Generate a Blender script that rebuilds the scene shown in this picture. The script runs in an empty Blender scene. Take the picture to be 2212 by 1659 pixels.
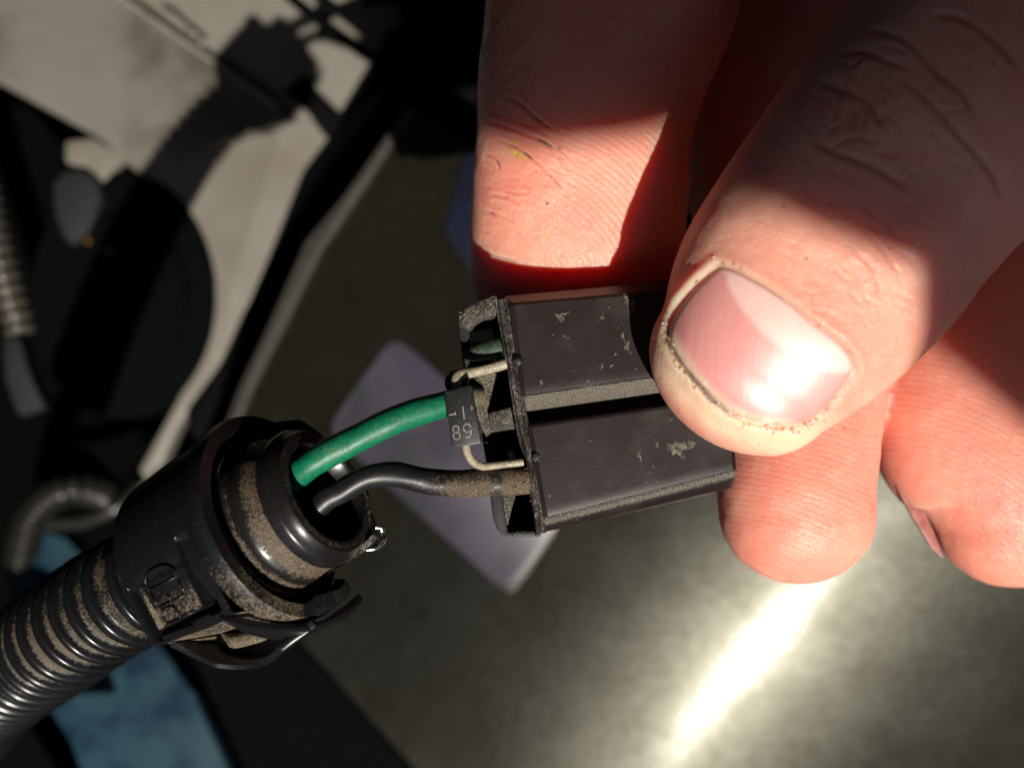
import bpy, bmesh, math, random
import numpy as np
from mathutils import Vector, noise as mnoise
from mathutils.bvhtree import BVHTree

random.seed(7); RNG = np.random.default_rng(7)
SC = bpy.context.scene
SC.unit_settings.scale_length = 0.0045          # one unit is 4.5 mm in the real close-up
D = 19.2                                        # camera height above the focus plane z = 0

# ------------------------------------------------------------------ camera, sky, sun
cam_d = bpy.data.cameras.new('camera'); cam = bpy.data.objects.new('camera', cam_d)
SC.collection.objects.link(cam); SC.camera = cam
cam.location = (0, 0, D)
cam_d.sensor_width = 36.0
cam_d.lens = 36.0 * D / 22.12
cam_d.clip_start = 0.5; cam_d.clip_end = 2000
cam_d.dof.use_dof = True; cam_d.dof.focus_distance = D - 0.2
cam_d.dof.aperture_fstop = cam_d.lens / 1000 / 0.42

SUN = Vector((0.26, -0.72, 1.0)).normalized()
sun_d = bpy.data.lights.new('sun', 'SUN'); sun = bpy.data.objects.new('sun', sun_d)
SC.collection.objects.link(sun)
sun_d.energy = 5.0; sun_d.angle = math.radians(0.5); sun_d.color = (1.0, 0.94, 0.85)
sun.rotation_euler = SUN.to_track_quat('Z', 'Y').to_euler(); sun.location = SUN * 80

world = bpy.data.worlds.new('World'); SC.world = world; world.use_nodes = True
wn = world.node_tree; wn.nodes.clear()
sky = wn.nodes.new('ShaderNodeTexSky'); sky.sky_type = 'NISHITA'; sky.sun_disc = False
sky.sun_elevation = math.asin(SUN.z); sky.sun_rotation = math.atan2(SUN.x, SUN.y)
bg = wn.nodes.new('ShaderNodeBackground'); bg.inputs[1].default_value = 0.062
sky.dust_density = 1.6; sky.ozone_density = 0.7
wo = wn.nodes.new('ShaderNodeOutputWorld')
wn.links.new(sky.outputs[0], bg.inputs[0]); wn.links.new(bg.outputs[0], wo.inputs[0])
SC.view_settings.view_transform = 'Standard'; SC.view_settings.look = 'None'
SC.view_settings.exposure = 0.35; SC.view_settings.gamma = 1
SC.cycles.max_bounces = 8; SC.cycles.caustics_reflective = False; SC.cycles.caustics_refractive = False
SC.cycles.sample_clamp_indirect = 4

# ------------------------------------------------------------------ helpers
def W(px, py, z=0.0):
    k = (D - z) / D
    return Vector(((px - 1106) / 100 * k, (829.5 - py) / 100 * k, z))
def K(z): return (D - z) / D / 100
def link(o, parent=None):
    SC.collection.objects.link(o)
    if parent is not None: o.parent = parent
    return o
def tag(o, label=None, cat=None, group=None, kind=None):
    if label: o['label'] = label
    if cat: o['category'] = cat
    if group: o['group'] = group
    if kind: o['kind'] = kind
    return o
def empty(name, label, cat, group=None):
    return tag(link(bpy.data.objects.new(name, None)), label, cat, group)
def mk(name, V, F, mat, parent=None, smooth=True, attrs=None, auto=None):
    me = bpy.data.meshes.new(name); me.from_pydata([tuple(v) for v in V], [], [tuple(f) for f in F])
    me.materials.append(mat)
    for k, a in (attrs or {}).items():
        at = me.attributes.new(k, 'FLOAT', 'POINT'); at.data.foreach_set('value', np.asarray(a, dtype=np.float32))
    me.polygons.foreach_set('use_smooth', [smooth] * len(me.polygons))
    bm = bmesh.new(); bm.from_mesh(me); bmesh.ops.recalc_face_normals(bm, faces=bm.faces); bm.to_mesh(me); bm.free()
    if auto is not None:
        me.update()
        try: me.set_sharp_from_angle(angle=math.radians(auto))
        except Exception: pass
    return link(bpy.data.objects.new(name, me), parent)
def crom(P, n):
    """Catmull-Rom through rows of P (any dimension), n samples per span."""
    P = np.array(P, float); Q = np.vstack([2 * P[0] - P[1], P, 2 * P[-1] - P[-2]]); out = []
    for i in range(1, len(Q) - 2):
        for t in np.arange(n) / n:
            a, b, c, d = Q[i - 1], Q[i], Q[i + 1], Q[i + 2]
            out.append(0.5 * (2 * b + (c - a) * t + (2 * a - 5 * b + 4 * c - d) * t * t + (3 * b - a - 3 * c + d) * t ** 3))
    out.append(Q[-2]); return np.array(out)
def frames(C, up=(0, 0, 1)):
    T = np.gradient(C, axis=0); T /= np.linalg.norm(T, axis=1)[:, None]
    U = np.tile(np.array(up, float), (len(C), 1))
    S = np.cross(T, U); S /= np.linalg.norm(S, axis=1)[:, None] + 1e-9
    return T, S, np.cross(S, T)
def loft_rows(rows, cap=True):
    n = len(rows[0]); V = [v for r in rows for v in r]; F = []
    for i in range(len(rows) - 1):
        for j in range(n):
            F.append((i * n + j, i * n + (j + 1) % n, (i + 1) * n + (j + 1) % n, (i + 1) * n + j))
    if cap:
        V.append(sum((Vector(v) for v in rows[0]), Vector()) / n); V.append(sum((Vector(v) for v in rows[-1]), Vector()) / n)
        a, b = len(V) - 2, len(V) - 1
        for j in range(n):
            F.append((a, (j + 1) % n, j)); F.append((b, (len(rows) - 1) * n + j, (len(rows) - 1) * n + (j + 1) % n))
    return V, F
def tube(name, pts, r, mat, parent=None, seg=24, n=8, rough=0.0, dust=0.0, rfun=None, cap=True):
    """pts: world points (x, y, z) ; r: radius or list."""
    P = np.array([tuple(p) for p in pts], float)
    R = np.full(len(P), r) if np.isscalar(r) else np.array(r, float)
    A = crom(np.hstack([P, R[:, None]]), n); C, R = A[:, :3], A[:, 3]
    T, S, N = frames(C); rows = []; du = []
    for i in range(len(C)):
        row = []
        for j in range(seg):
            a = 2 * math.pi * j / seg
            rr = R[i]
            if rough: rr *= 1 + rough * mnoise.noise(Vector(C[i] * 2.3) + Vector((math.cos(a), math.sin(a), 3)))
            row.append(Vector(C[i] + rr * (math.cos(a) * S[i] + math.sin(a) * N[i])))
            if rfun: du.append(rfun(i / (len(C) - 1), a))
            else: du.append(dust)
        rows.append(row)
    V, F = loft_rows(rows, cap)
    if cap: du += [dust, dust]
    return mk(name, V, F, mat, parent, attrs={'dust': du}, auto=50)
def prism(name, pxpts, ztop, zbot, mat, parent=None, bev=0.04, dust=0.0, seg=2, zf=None, flat=False, taper=0.0, auto=35):
    """solid whose outline is given in plan; ztop / zbot number or list per corner; bevelled edges."""
    n = len(pxpts)
    zt = [ztop] * n if np.isscalar(ztop) else list(ztop)
    zb = [zbot] * n if np.isscalar(zbot) else list(zbot)
    zm = sum(zt) / n
    P = [W(x, y, z) for (x, y), z in zip(pxpts, zt)]
    c = sum(P, Vector()) / n
    B = [Vector((p.x + (p.x - c.x) * taper, p.y + (p.y - c.y) * taper, z)) for p, z in zip(P, zb)]
    me = bpy.data.meshes.new(name); bm = bmesh.new()
    tv = [bm.verts.new(p) for p in P]; bv = [bm.verts.new(b) for b in B]
    bm.faces.new(tv); bm.faces.new(bv[::-1])
    for i in range(n): bm.faces.new((tv[i], bv[i], bv[(i + 1) % n], tv[(i + 1) % n]))
    bmesh.ops.recalc_face_normals(bm, faces=bm.faces)
    if bev: bmesh.ops.bevel(bm, geom=list(bm.edges), offset=bev, segments=seg, profile=0.6, affect='EDGES', clamp_overlap=True)
    bm.to_mesh(me); bm.free(); me.materials.append(mat)
    at = me.attributes.new('dust', 'FLOAT', 'POINT'); at.data.foreach_set('value', [dust] * len(me.vertices))
    me.polygons.foreach_set('use_smooth', [True] * len(me.polygons)); me.update()
    me.set_sharp_from_angle(angle=math.radians(auto))
    return link(bpy.data.objects.new(name, me), parent)
def rounded(pts, r, n=5):
    out = []; m = len(pts)
    for i in range(m):
        a, b, c = (np.array(pts[(i + k) % m], float) for k in (-1, 0, 1))
        u = (a - b) / np.linalg.norm(a - b); v = (c - b) / np.linalg.norm(c - b)
        for t in np.linspace(0, 1, n):
            out.append(tuple((1 - t) ** 2 * (b + u * r) + 2 * t * (1 - t) * b + t * t * (b + v * r)))
    return out
def seg_dist(X, Y, poly, closed=False):
    P = np.array(poly, float); m = len(P); best = np.full(X.shape, 1e9); arg = np.zeros(X.shape)
    for i in range(m if closed else m - 1):
        a, b = P[i], P[(i + 1) % m]; d = b - a
        t = np.clip(((X - a[0]) * d[0] + (Y - a[1]) * d[1]) / (d @ d), 0, 1)
        dd = np.hypot(X - a[0] - t * d[0], Y - a[1] - t * d[1])
        k = dd < best; best = np.where(k, dd, best); arg = np.where(k, (i + t) / m, arg)
    return best, arg
def inside(X, Y, poly):
    P = np.array(poly, float); c = np.zeros(X.shape, bool); m = len(P)
    for i in range(m):
        x1, y1 = P[i]; x2, y2 = P[i - 1]
        k = ((y1 > Y) != (y2 > Y)) & (X < (x2 - x1) * (Y - y1) / (y2 - y1 + 1e-12) + x1)
        c ^= k
    return c

# ------------------------------------------------------------------ materials
class NT:
    def __init__(s, name):
        s.m = bpy.data.materials.new(name); s.m.use_nodes = True; s.t = s.m.node_tree; s.t.nodes.clear()
        s.out = s.t.nodes.new('ShaderNodeOutputMaterial')
        s.tc = s.n('ShaderNodeTexCoord')
    def n(s, typ, **kw):
        x = s.t.nodes.new(typ)
        for k, v in kw.items(): setattr(x, k, v)
        return x
    def set(s, sock, v):
        if hasattr(v, 'links') or isinstance(v, bpy.types.NodeSocket): s.t.links.new(v, sock)
        elif isinstance(v, tuple) and len(v) == 3 and sock.type == 'RGBA': sock.default_value = (*v, 1)
        else: sock.default_value = v
    def noise(s, scale, detail=4, rough=0.6, vec=None, dist=0.0):
        x = s.n('ShaderNodeTexNoise'); x.inputs['Scale'].default_value = scale
        x.inputs['Detail'].default_value = detail; x.inputs['Roughness'].default_value = rough; x.inputs['Distortion'].default_value = dist
        s.t.links.new(vec if vec is not None else s.tc.outputs['Object'], x.inputs['Vector']); return x.outputs['Fac']
    def ramp(s, v, a, b, ca=0.0, cb=1.0):
        x = s.n('ShaderNodeMapRange', interpolation_type='SMOOTHSTEP'); s.set(x.inputs['Value'], v)
        for k, q in (('From Min', a), ('From Max', b), ('To Min', ca), ('To Max', cb)): s.set(x.inputs[k], q)
        return x.outputs['Result']
    def math(s, op, a, b=0.0, c=None):
        x = s.n('ShaderNodeMath', operation=op); s.set(x.inputs[0], a); s.set(x.inputs[1], b)
        if c is not None: s.set(x.inputs[2], c)
        return x.outputs[0]
    def mix(s, f, a, b):
        x = s.n('ShaderNodeMix', data_type='RGBA'); s.set(x.inputs[0], f); s.set(x.inputs[6], a); s.set(x.inputs[7], b); return x.outputs[2]
    def attr(s, name):
        x = s.n('ShaderNodeAttribute', attribute_name=name); return x.outputs['Fac']
    def bump(s, h, strength=0.5, dist=0.02, nrm=None):
        x = s.n('ShaderNodeBump'); x.inputs['Strength'].default_value = strength; x.inputs['Distance'].default_value = dist
        s.set(x.inputs['Height'], h)
        if nrm is not None: s.t.links.new(nrm, x.inputs['Normal'])
        return x.outputs[0]
    def pbsdf(s, **kw):
        x = s.n('ShaderNodeBsdfPrincipled')
        for k, v in kw.items(): s.set(x.inputs[k.replace('_', ' ')], v)
        s.t.links.new(x.outputs[0], s.out.inputs[0]); return x
    def mapping(s, scale=(1, 1, 1), rot=(0, 0, 0)):
        x = s.n('ShaderNodeMapping'); x.inputs['Scale'].default_value = scale; x.inputs['Rotation'].default_value = rot
        s.t.links.new(s.tc.outputs['Object'], x.inputs['Vector']); return x.outputs[0]

def plastic(name, base=(0.0055, 0.0052, 0.006), rough=0.32, dustcol=(0.21, 0.165, 0.105), rust=0.0, extra=0.0, bump=0.35, spec=0.4):
    s = NT(name)
    d = s.attr('dust')
    n1 = s.noise(1.7, 5, 0.65); n2 = s.noise(13, 3, 0.7); n3 = s.noise(34, 2, 0.6)
    grain = s.math('ADD', s.math('MULTIPLY', n1, 0.7), s.math('ADD', s.math('MULTIPLY', n2, 0.65), s.math('MULTIPLY', n3, 0.9)))
    thr = s.math('SUBTRACT', 1.60, s.math('MULTIPLY', s.math('ADD', d, extra), 0.8))
    mask = s.ramp(s.math('SUBTRACT', grain, thr), -0.05, 0.30, 0, 0.92)
    wob = s.noise(9, 3)
    dc = s.mix(s.ramp(n3, 0.38, 0.62), (dustcol[0] * .22, dustcol[1] * .20, dustcol[2] * .18), dustcol)
    dc = s.mix(s.ramp(n2, 0.45, 0.7, 0, .6), dc, tuple(q * 1.35 for q in dustcol))
    if rust: dc = s.mix(s.ramp(s.noise(4, 3), 0.45, 0.65, 0, rust), dc, (0.12, 0.045, 0.018))
    col = s.mix(mask, s.mix(s.ramp(wob, 0.3, 0.7), base, tuple(b * 1.5 for b in base)), dc)
    sc = s.noise(1.0, 3, 0.6, s.mapping((3, 30, 10), (0, 0, 0.3)))
    r = s.math('ADD', s.math('MULTIPLY', mask, 0.5), s.math('ADD', rough, s.math('MULTIPLY', sc, 0.14)))
    hb = s.math('ADD', s.math('MULTIPLY', s.math('MULTIPLY', mask, n3), 1.3), s.math('ADD', s.math('MULTIPLY', wob, 0.12), s.math('MULTIPLY', n2, 0.08)))
    s.pbsdf(Base_Color=col, Roughness=r, Normal=s.bump(hb, bump, 0.03), **{'Specular_IOR_Level': spec})
    return s.m
def simple(name, col, rough=0.5, metal=0.0, var=0.3, scale=3.0, bump=0.1, col2=None, t=(0.4, 0.65), spec=0.5):
    s = NT(name); n = s.noise(scale, 5, 0.6)
    c2 = col2 if col2 else tuple(c * (1 - var) for c in col)
    s.pbsdf(Base_Color=s.mix(s.ramp(n, *t), col, c2), Roughness=s.ramp(s.noise(scale * 3, 3), 0.3, 0.7, rough * 0.85, min(1, rough * 1.15)),
            Metallic=metal, Normal=s.bump(n, bump, 0.05), **{'Specular_IOR_Level': spec})
    return s.m
M = {}
M['shell'] = plastic('shell_plastic', rough=0.24, dustcol=(0.17, 0.135, 0.088))
M['seal'] = plastic('seal_rubber', (0.0075, 0.0065, 0.0065), 0.22, rust=0.2, dustcol=(0.125, 0.095, 0.06))
M['loom'] = plastic('conduit_plastic', (0.0055, 0.0055, 0.006), 0.17, dustcol=(0.115, 0.09, 0.058))
M['cage'] = plastic('cage_plastic', (0.009, 0.0085, 0.0095), 0.5, dustcol=(0.20, 0.17, 0.125), bump=0.6)
M['blackwire'] = plastic('black_wire_sheath', (0.007, 0.007, 0.0075), 0.34, dustcol=(0.13, 0.095, 0.055), rust=0.35)
M['greenwire'] = plastic('green_wire_sheath', (0.001, 0.095, 0.045), 0.38, dustcol=(0.22, 0.17, 0.10), rust=0.4, bump=0.2)
M['lead'] = plastic('tinned_lead', (0.24, 0.21, 0.15), 0.3, dustcol=(0.22, 0.16, 0.09), rust=0.8, bump=0.6)
M['diode'] = plastic('diode_epoxy', (0.009, 0.0088, 0.0085), 0.34, bump=0.3)
M['boot'] = plastic('green_boot', (0.012, 0.035, 0.02), 0.5, dustcol=(0.17, 0.125, 0.07), rust=0.5, bump=.6)
M['print'] = simple('white_print', (0.26, 0.25, 0.25), 0.7, var=0.6, scale=30, t=(0.45, 0.55))
M['silver'] = simple('bright_metal', (0.75, 0.75, 0.74), 0.22, 1.0)

def housing_mat():
    s = NT('housing_plastic'); d = s.attr('dust')
    base = s.mix(s.ramp(s.noise(1.3, 3), 0.3, 0.7), (0.0125, 0.0072, 0.0075), (0.0165, 0.0098, 0.0102))
    flk = s.noise(3.1, 6, 0.72, dist=0.4); big = s.noise(0.85, 3, 0.5)
    flake = s.ramp(s.math('ADD', flk, s.math('MULTIPLY', big, 0.5)), 0.93, 0.95)
    n3 = s.noise(40, 2, 0.7); n2 = s.noise(14, 3, 0.7)
    dm = s.ramp(s.math('ADD', s.math('MULTIPLY', n3, 0.6), s.math('ADD', s.math('MULTIPLY', n2, 0.5), d)), 1.0, 1.25)
    haze = s.ramp(s.math('ADD', s.noise(0.9, 4), s.math('MULTIPLY', n3, 0.25)), 0.60, 0.85, 0, 0.09)
    scr = s.ramp(s.noise(1.0, 2, 0.5, s.mapping((1.2, 26, 1), (0, 0, 0.9))), 0.71, 0.74, 0, 0.12)
    m = s.math('MAXIMUM', s.math('MAXIMUM', flake, dm), s.math('MAXIMUM', haze, scr))
    dc = s.mix(s.ramp(n3, 0.35, 0.65), (0.04, 0.033, 0.027), (0.155, 0.135, 0.105))
    col = s.mix(m, base, dc)
    s.pbsdf(Base_Color=col, Roughness=s.math('ADD', 0.36, s.math('MULTIPLY', m, 0.45)),
            Normal=s.bump(s.math('ADD', s.math('MULTIPLY', s.math('ADD', flake, dm), n3), s.math('MULTIPLY', s.noise(6, 2), 0.15)), 0.5, 0.03), **{'Specular_IOR_Level': 0.35})
    return s.m
M['housing'] = housing_mat()

def skin_mat():
    s = NT('skin')
    ph, amt, dirt, red, wr = (s.attr(k) for k in ('ridge_phase', 'ridge_amount', 'dirt', 'redness', 'wrinkle'))
    big = s.noise(0.35, 3, 0.5); mid = s.noise(1.6, 4, 0.6); fine = s.noise(9, 4, 0.6)
    c = s.mix(s.ramp(big, 0.35, 0.65), (0.79, 0.405, 0.29), (0.77, 0.31, 0.22))
    c = s.mix(s.math('MULTIPLY', red, s.ramp(mid, 0.2, 0.8, 0.6, 1.0)), c, (0.77, 0.255, 0.18))
    c = s.mix(s.ramp(mid, 0.45, 0.7, 0, 0.4), c, (0.80, 0.52, 0.38))
    c = s.mix(s.ramp(s.noise(0.8, 4, 0.65), 0.45, 0.7, 0, 0.4), c, (0.66, 0.20, 0.16))
    c = s.mix(s.ramp(s.noise(14, 3, 0.7), 0.55, 0.75, 0, 0.35), c, (0.86, 0.66, 0.52))
    rid = s.math('MULTIPLY', s.math('SINE', s.math('ADD', ph, s.math('MULTIPLY', s.noise(1.1, 2), 5.0))), amt)
    rid = s.math('MULTIPLY', rid, s.ramp(s.noise(7, 2), 0.3, 0.6, 0.25, 1.0))
    c = s.mix(s.ramp(rid, -1.0, 0.3, 0.06, 0.0), c, (0.48, 0.16, 0.12))
    dn = s.ramp(s.math('ADD', dirt, s.math('MULTIPLY', s.noise(11, 4, 0.75), 0.6)), 0.58, 0.85, 0, 0.8)
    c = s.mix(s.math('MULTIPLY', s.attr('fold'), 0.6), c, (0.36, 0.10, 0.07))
    c = s.mix(s.attr('pale'), c, (0.84, 0.60, 0.40))
    c = s.mix(dn, c, (0.07, 0.04, 0.03))
    st = s.attr('stain')
    c = s.mix(s.ramp(s.math('ADD', st, s.math('MULTIPLY', s.noise(7, 4, 0.7), 0.9)), 1.05, 1.2, 0, 0.8), c, (0.62, 0.40, 0.06))
    spk = s.ramp(s.noise(5.0, 2, 0.5), 0.735, 0.75, 0, 0.75)
    c = s.mix(spk, c, (0.12, 0.06, 0.04))
    vor = s.n('ShaderNodeTexVoronoi', feature='DISTANCE_TO_EDGE'); vor.inputs['Scale'].default_value = 4.2
    dv = s.n('ShaderNodeMix', data_type='VECTOR')
    s.t.links.new(s.tc.outputs['Object'], vor.inputs['Vector'])
    crack = s.ramp(vor.outputs['Distance'], 0.0, 0.07)
    crk = s.math('MULTIPLY', crack, wr)
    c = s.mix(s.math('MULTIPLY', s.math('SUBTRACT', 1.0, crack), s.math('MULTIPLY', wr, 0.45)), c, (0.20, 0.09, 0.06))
    vor2 = s.n('ShaderNodeTexVoronoi', feature='DISTANCE_TO_EDGE'); vor2.inputs['Scale'].default_value = 11
    s.t.links.new(s.tc.outputs['Object'], vor2.inputs['Vector'])
    b1 = s.bump(s.math('ADD', s.math('MULTIPLY', s.ramp(vor2.outputs['Distance'], 0, 0.12), 0.35), fine), 0.42, 0.035)
    b2 = s.bump(rid, 0.22, 0.016, b1)
    b3 = s.bump(crk, 0.8, 0.035, b2)
    s.pbsdf(Base_Color=c, Roughness=s.ramp(s.noise(6, 3), 0.3, 0.7, 0.36, 0.5), Normal=b3,
            Subsurface_Weight=0.85, Subsurface_Radius=(1.25, 0.22, 0.10), Subsurface_Scale=0.95, **{'Specular_IOR_Level': 0.42, 'Coat_Weight': 0.0})
    return s.m
M['skin'] = skin_mat()
def nail_mat():
    s = NT('finger_nail'); lun, edge = s.attr('lunula'), s.attr('free_edge')
    c = s.mix(lun, (0.68, 0.29, 0.26), (0.82, 0.58, 0.51))
    c = s.mix(edge, c, (0.66, 0.47, 0.33))
    sp = s.ramp(s.math('ADD', s.noise(3.0, 6, 0.75), s.math('MULTIPLY', edge, 0.12)), 0.62, 0.72, 0, 0.7)
    c = s.mix(sp, c, (0.78, 0.66, 0.56))
    fl = s.noise(1.0, 3, 0.6, s.mapping((9, 1.0, 1), (0, 0, -0.55)))
    s.pbsdf(Base_Color=c, Roughness=s.ramp(s.noise(4, 5, 0.7), 0.35, 0.7, 0.36, 0.55), Normal=s.bump(s.math('ADD', fl, s.math('MULTIPLY', s.noise(14, 3), 0.3)), 0.32, 0.03),
            Subsurface_Weight=0.6, Subsurface_Radius=(0.4, 0.12, 0.06), Subsurface_Scale=0.5, **{'Coat_Weight': 0.75, 'Coat_Roughness': 0.40, 'Coat_IOR': 1.7})
    return s.m
M['nail'] = nail_mat()
M['nailshade'] = simple('shaded_nail_edge', (0.34, 0.12, 0.10), 0.35, scale=2, col2=(0.2, 0.06, 0.05))  # dark red puts the shadow inside the nail into its colour

# ------------------------------------------------------------------ engine bay behind
M['void'] = simple('engine_bay_dark', (0.0022, 0.0022, 0.0022), 1.0, spec=0.01)  # near-black stands in for the unlit depth of the bay
M['beige'] = simple('pale_painted_metal', (0.165, 0.152, 0.130), 0.45, 0.0, scale=0.22, col2=(0.145, 0.128, 0.103), bump=0.05)
M['greybeige'] = simple('grey_beige_metal', (0.165, 0.155, 0.132), 0.4, 0.2, scale=0.11, col2=(0.085, 0.073, 0.058), bump=0.05, t=(.4, .6))
M['shinyhose'] = simple('shiny_hose_plastic', (0.12, 0.11, 0.09), 0.16, 0.5, bump=0.02)
M['black'] = simple('black_plastic_and_shade', (0.0025, 0.0025, 0.0028), 0.9, spec=0.03)  # near-black also holds the shade lying on the round cap
M['darkgrey'] = simple('gap_reflection_grey', (0.018, 0.019, 0.020), 0.6, spec=0.2)
M['bluepaint'] = simple('blue_paint', (0.016, 0.042, 0.058), 0.5, scale=0.45, col2=(0.005, 0.016, 0.032), bump=0.1, spec=.08)
M['hose'] = simple('grey_hose_plastic', (0.016, 0.015, 0.012), 0.30, bump=0.05, spec=.3)
M['cream'] = simple('cream_edge', (0.22, 0.21, 0.17), 0.6)
M['brass'] = simple('brass_dot', (0.6, 0.30, 0.08), 0.35, 1.0)
M['strut'] = simple('strut_paint', (0.0035, 0.0033, 0.0033), 0.8, spec=0.05)
M['rim'] = simple('brown_lit_edge', (0.035, 0.03, 0.026), 0.6, spec=.2)  # lighter brown paints the light along the plate bevel
def plate_mat():
    s = NT('brushed_metal')
    rot = math.atan2(-0.62, 0.785)
    g1 = s.noise(0.35, 5, 0.6); g2 = s.noise(2.6, 6, 0.75)
    br = s.noise(1.0, 3, 0.6, s.mapping((0.3, 14, 1), (0, 0, -rot)))
    spk = s.ramp(s.noise(3.2, 2, 0.5), 0.70, 0.78, 0, 0.8)
    grime = s.ramp(s.math('ADD', s.math('MULTIPLY', g1, 0.35), s.math('ADD', s.math('MULTIPLY', g2, 0.55), s.math('MULTIPLY', s.noise(6, 3, 0.7), 0.35))), 0.47, 0.80)
    tan = s.n('ShaderNodeCombineXYZ'); tan.inputs[0].default_value = math.cos(rot); tan.inputs[1].default_value = math.sin(rot)
    nb = s.bump(s.math('ADD', g2, s.math('MULTIPLY', br, 0.5)), 0.05, 0.05)
    def lobe(rough, an, ca, cb, dist):
        a = s.n('ShaderNodeBsdfAnisotropic', distribution=dist); s.set(a.inputs['Color'], s.mix(grime, ca, cb))
        a.inputs['Roughness'].default_value = rough; a.inputs['Anisotropy'].default_value = an
        s.t.links.new(tan.outputs[0], a.inputs['Tangent']); s.t.links.new(nb, a.inputs['Normal']); return a.outputs[0]
    d = s.n('ShaderNodeBsdfDiffuse'); s.set(d.inputs['Color'], s.mix(spk, s.mix(grime, (0.011, 0.010, 0.0072), (0.006, 0.0052, 0.0035)), (0.04, 0.034, 0.025)))
    ad1 = s.n('ShaderNodeAddShader'); ad2 = s.n('ShaderNodeAddShader')
    s.t.links.new(d.outputs[0], ad1.inputs[0]); s.t.links.new(lobe(0.115, 0.90, (0.0062, 0.0064, 0.006), (0.0018, 0.0018, 0.0016), 'BECKMANN'), ad1.inputs[1])
    s.t.links.new(ad1.outputs[0], ad2.inputs[0]); s.t.links.new(lobe(0.36, 0.5, (0.036, 0.036, 0.030), (0.019, 0.0182, 0.0138), 'GGX'), ad2.inputs[1])
    s.t.links.new(ad2.outputs[0], s.out.inputs[0])
    return s.m
M['plate'] = plate_mat()
def film_mat(name, a, b, alpha=0.6):
    s = NT(name); n = s.noise(0.22, 4, 0.6)
    dots = s.ramp(s.noise(3.0, 2, 0.4), 0.72, 0.77, 0, 0.5)
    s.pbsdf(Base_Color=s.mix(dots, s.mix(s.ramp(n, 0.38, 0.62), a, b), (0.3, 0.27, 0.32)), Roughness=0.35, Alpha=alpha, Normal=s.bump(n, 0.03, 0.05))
    return s.m
M['film'] = film_mat('label_film_sky_tint', (0.058, 0.047, 0.072), (0.030, 0.029, 0.038))  # violet base colour carries sky reflected in the glossy film
M['skyflm'] = film_mat('sky_reflection_film', (0.004, 0.006, 0.017), (0.003, 0.004, 0.010), 0.9)

tag(prism('ground', [(-6000, -6000), (8200, -6000), (8200, 7600), (-6000, 7600)], -48, -50, M['void'], bev=0), kind='structure')
pn = empty('body_panel', 'pale beige painted panel behind the black round cap, crossed by a ribbed shadow', 'panel')
prism('lower_panel', [(250, -40), (250, -500), (860, -500), (870, 105), (800, 252), (742, 315), (650, 440), (562, 600), (520, 705), (460, 830), (385, 915), (348, 1000), (262, 1085), (330, 960), (400, 830), (445, 720), (462, 600), (440, 520), (395, 455), (290, 368), (200, 300)], -28, -29.5, M['beige'], pn, bev=0.25)
prism('upper_panel', [(-500, -420), (-50, -240), (262, -5), (452, 128), (640, 258), (290, 368), (215, 300), (0, 182), (-500, -60)], -27.3, -28.2, M['greybeige'], pn, bev=0.25)
tube('seam_bead', [W(200, -50, -27.1), W(300, 22, -27.1), W(452, 128, -27.1), W(600, 232, -27.1)], 0.12, M['cream'], pn)
for (x0, y0, x1, y1) in ((352, 22, 402, 62), (408, 66, 424, 80), (430, 84, 440, 98)):
    tube('raised_mark', [W(x0, y0, -27.25), W((x0 + x1) / 2, (y0 + y1) / 2 - 2, -27.15), W(x1, y1, -27.25)], .14, M['cream'], pn, seg=10)
tag(prism('strut_bar', [(845, 60), (905, 100), (715, 292), (700, 295), (662, 240), (612, 200), (655, 165), (735, 245)], -27.6, -28.1, M['strut'], bev=0.2), 'black forked bracket lying over the beige panel near its top edge', 'bracket')
tag(tube('thin_cable', [W(590, -40, -24), W(660, 22, -23.6), W(730, 74, -23.5), W(800, 124, -23.8), W(860, 150, -24)], 0.28, M['black']), 'thin straight black cable crossing the beige panel diagonally', 'cable')
tag(tube('curved_cable', [W(690, 75, -24.6), W(715, 30, -24.2), W(760, 10, -24), W(850, 5, -24), W(930, 8, -24)], 0.2, M['black']), 'black cable curving away from the straight one at the top of the panel', 'cable')
st = tag(prism('strut_and_shadow', [(868, 112), (850, -80), (1300, -80), (1300, 520), (1040, 330), (960, 268), (885, 225), (800, 330), (690, 500), (590, 680), (500, 850), (420, 960), (395, 900), (470, 800), (520, 690), (600, 545), (700, 390), (790, 262), (835, 180)], -27.4, -29.5, M['strut'], bev=0.35), 'black support strut between the beige panel and the dark metal plate, its top end filling in a cast shadow', 'strut')  # upper right part fills in the shadow cast by connector and hand

def disc(name, cx, cy, rx, ry, z, h, mat, parent=None, bev=0.5, n=48):
    return prism(name, [(cx + rx * math.cos(2 * math.pi * i / n), cy + ry * math.sin(2 * math.pi * i / n)) for i in range(n)], z, z - h, mat, parent, bev=bev)
cp = empty('round_cap', 'large round black cap, shade put into its colour, with two tiny brass screws', 'cap')
disc('cap_body', 262, 640, 200, 266, -27.6, 5, M['black'], cp, bev=0.8)
disc('cap_rim', 262, 650, 140, 190, -27.3, 0.6, M['black'], cp, bev=0.2)
for x, y in ((188, 519), (236, 540)): disc('screw', x, y, 7, 7, -27.0, 0.5, M['brass'], cp, bev=0.05, n=12)
tag(prism('gap_reflection', [(112, 400), (135, 372), (180, 366), (212, 392), (216, 430), (190, 500), (158, 532), (140, 520), (118, 470)], -27, -28, M['darkgrey'], bev=0.3), 'grey leaf shaped reflection filling the gap beside the round black cap', 'reflection')  # grey reflection in a gap, built as a solid piece
cl = tag(prism('metal_clip', [(140, 305), (200, 298), (270, 340), (238, 372), (226, 410), (205, 385), (185, 368), (140, 350)], -27.6, -28.4, M['beige'], bev=0.2), 'small pale metal clip at the lower edge of the beige panel', 'clip')
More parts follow.
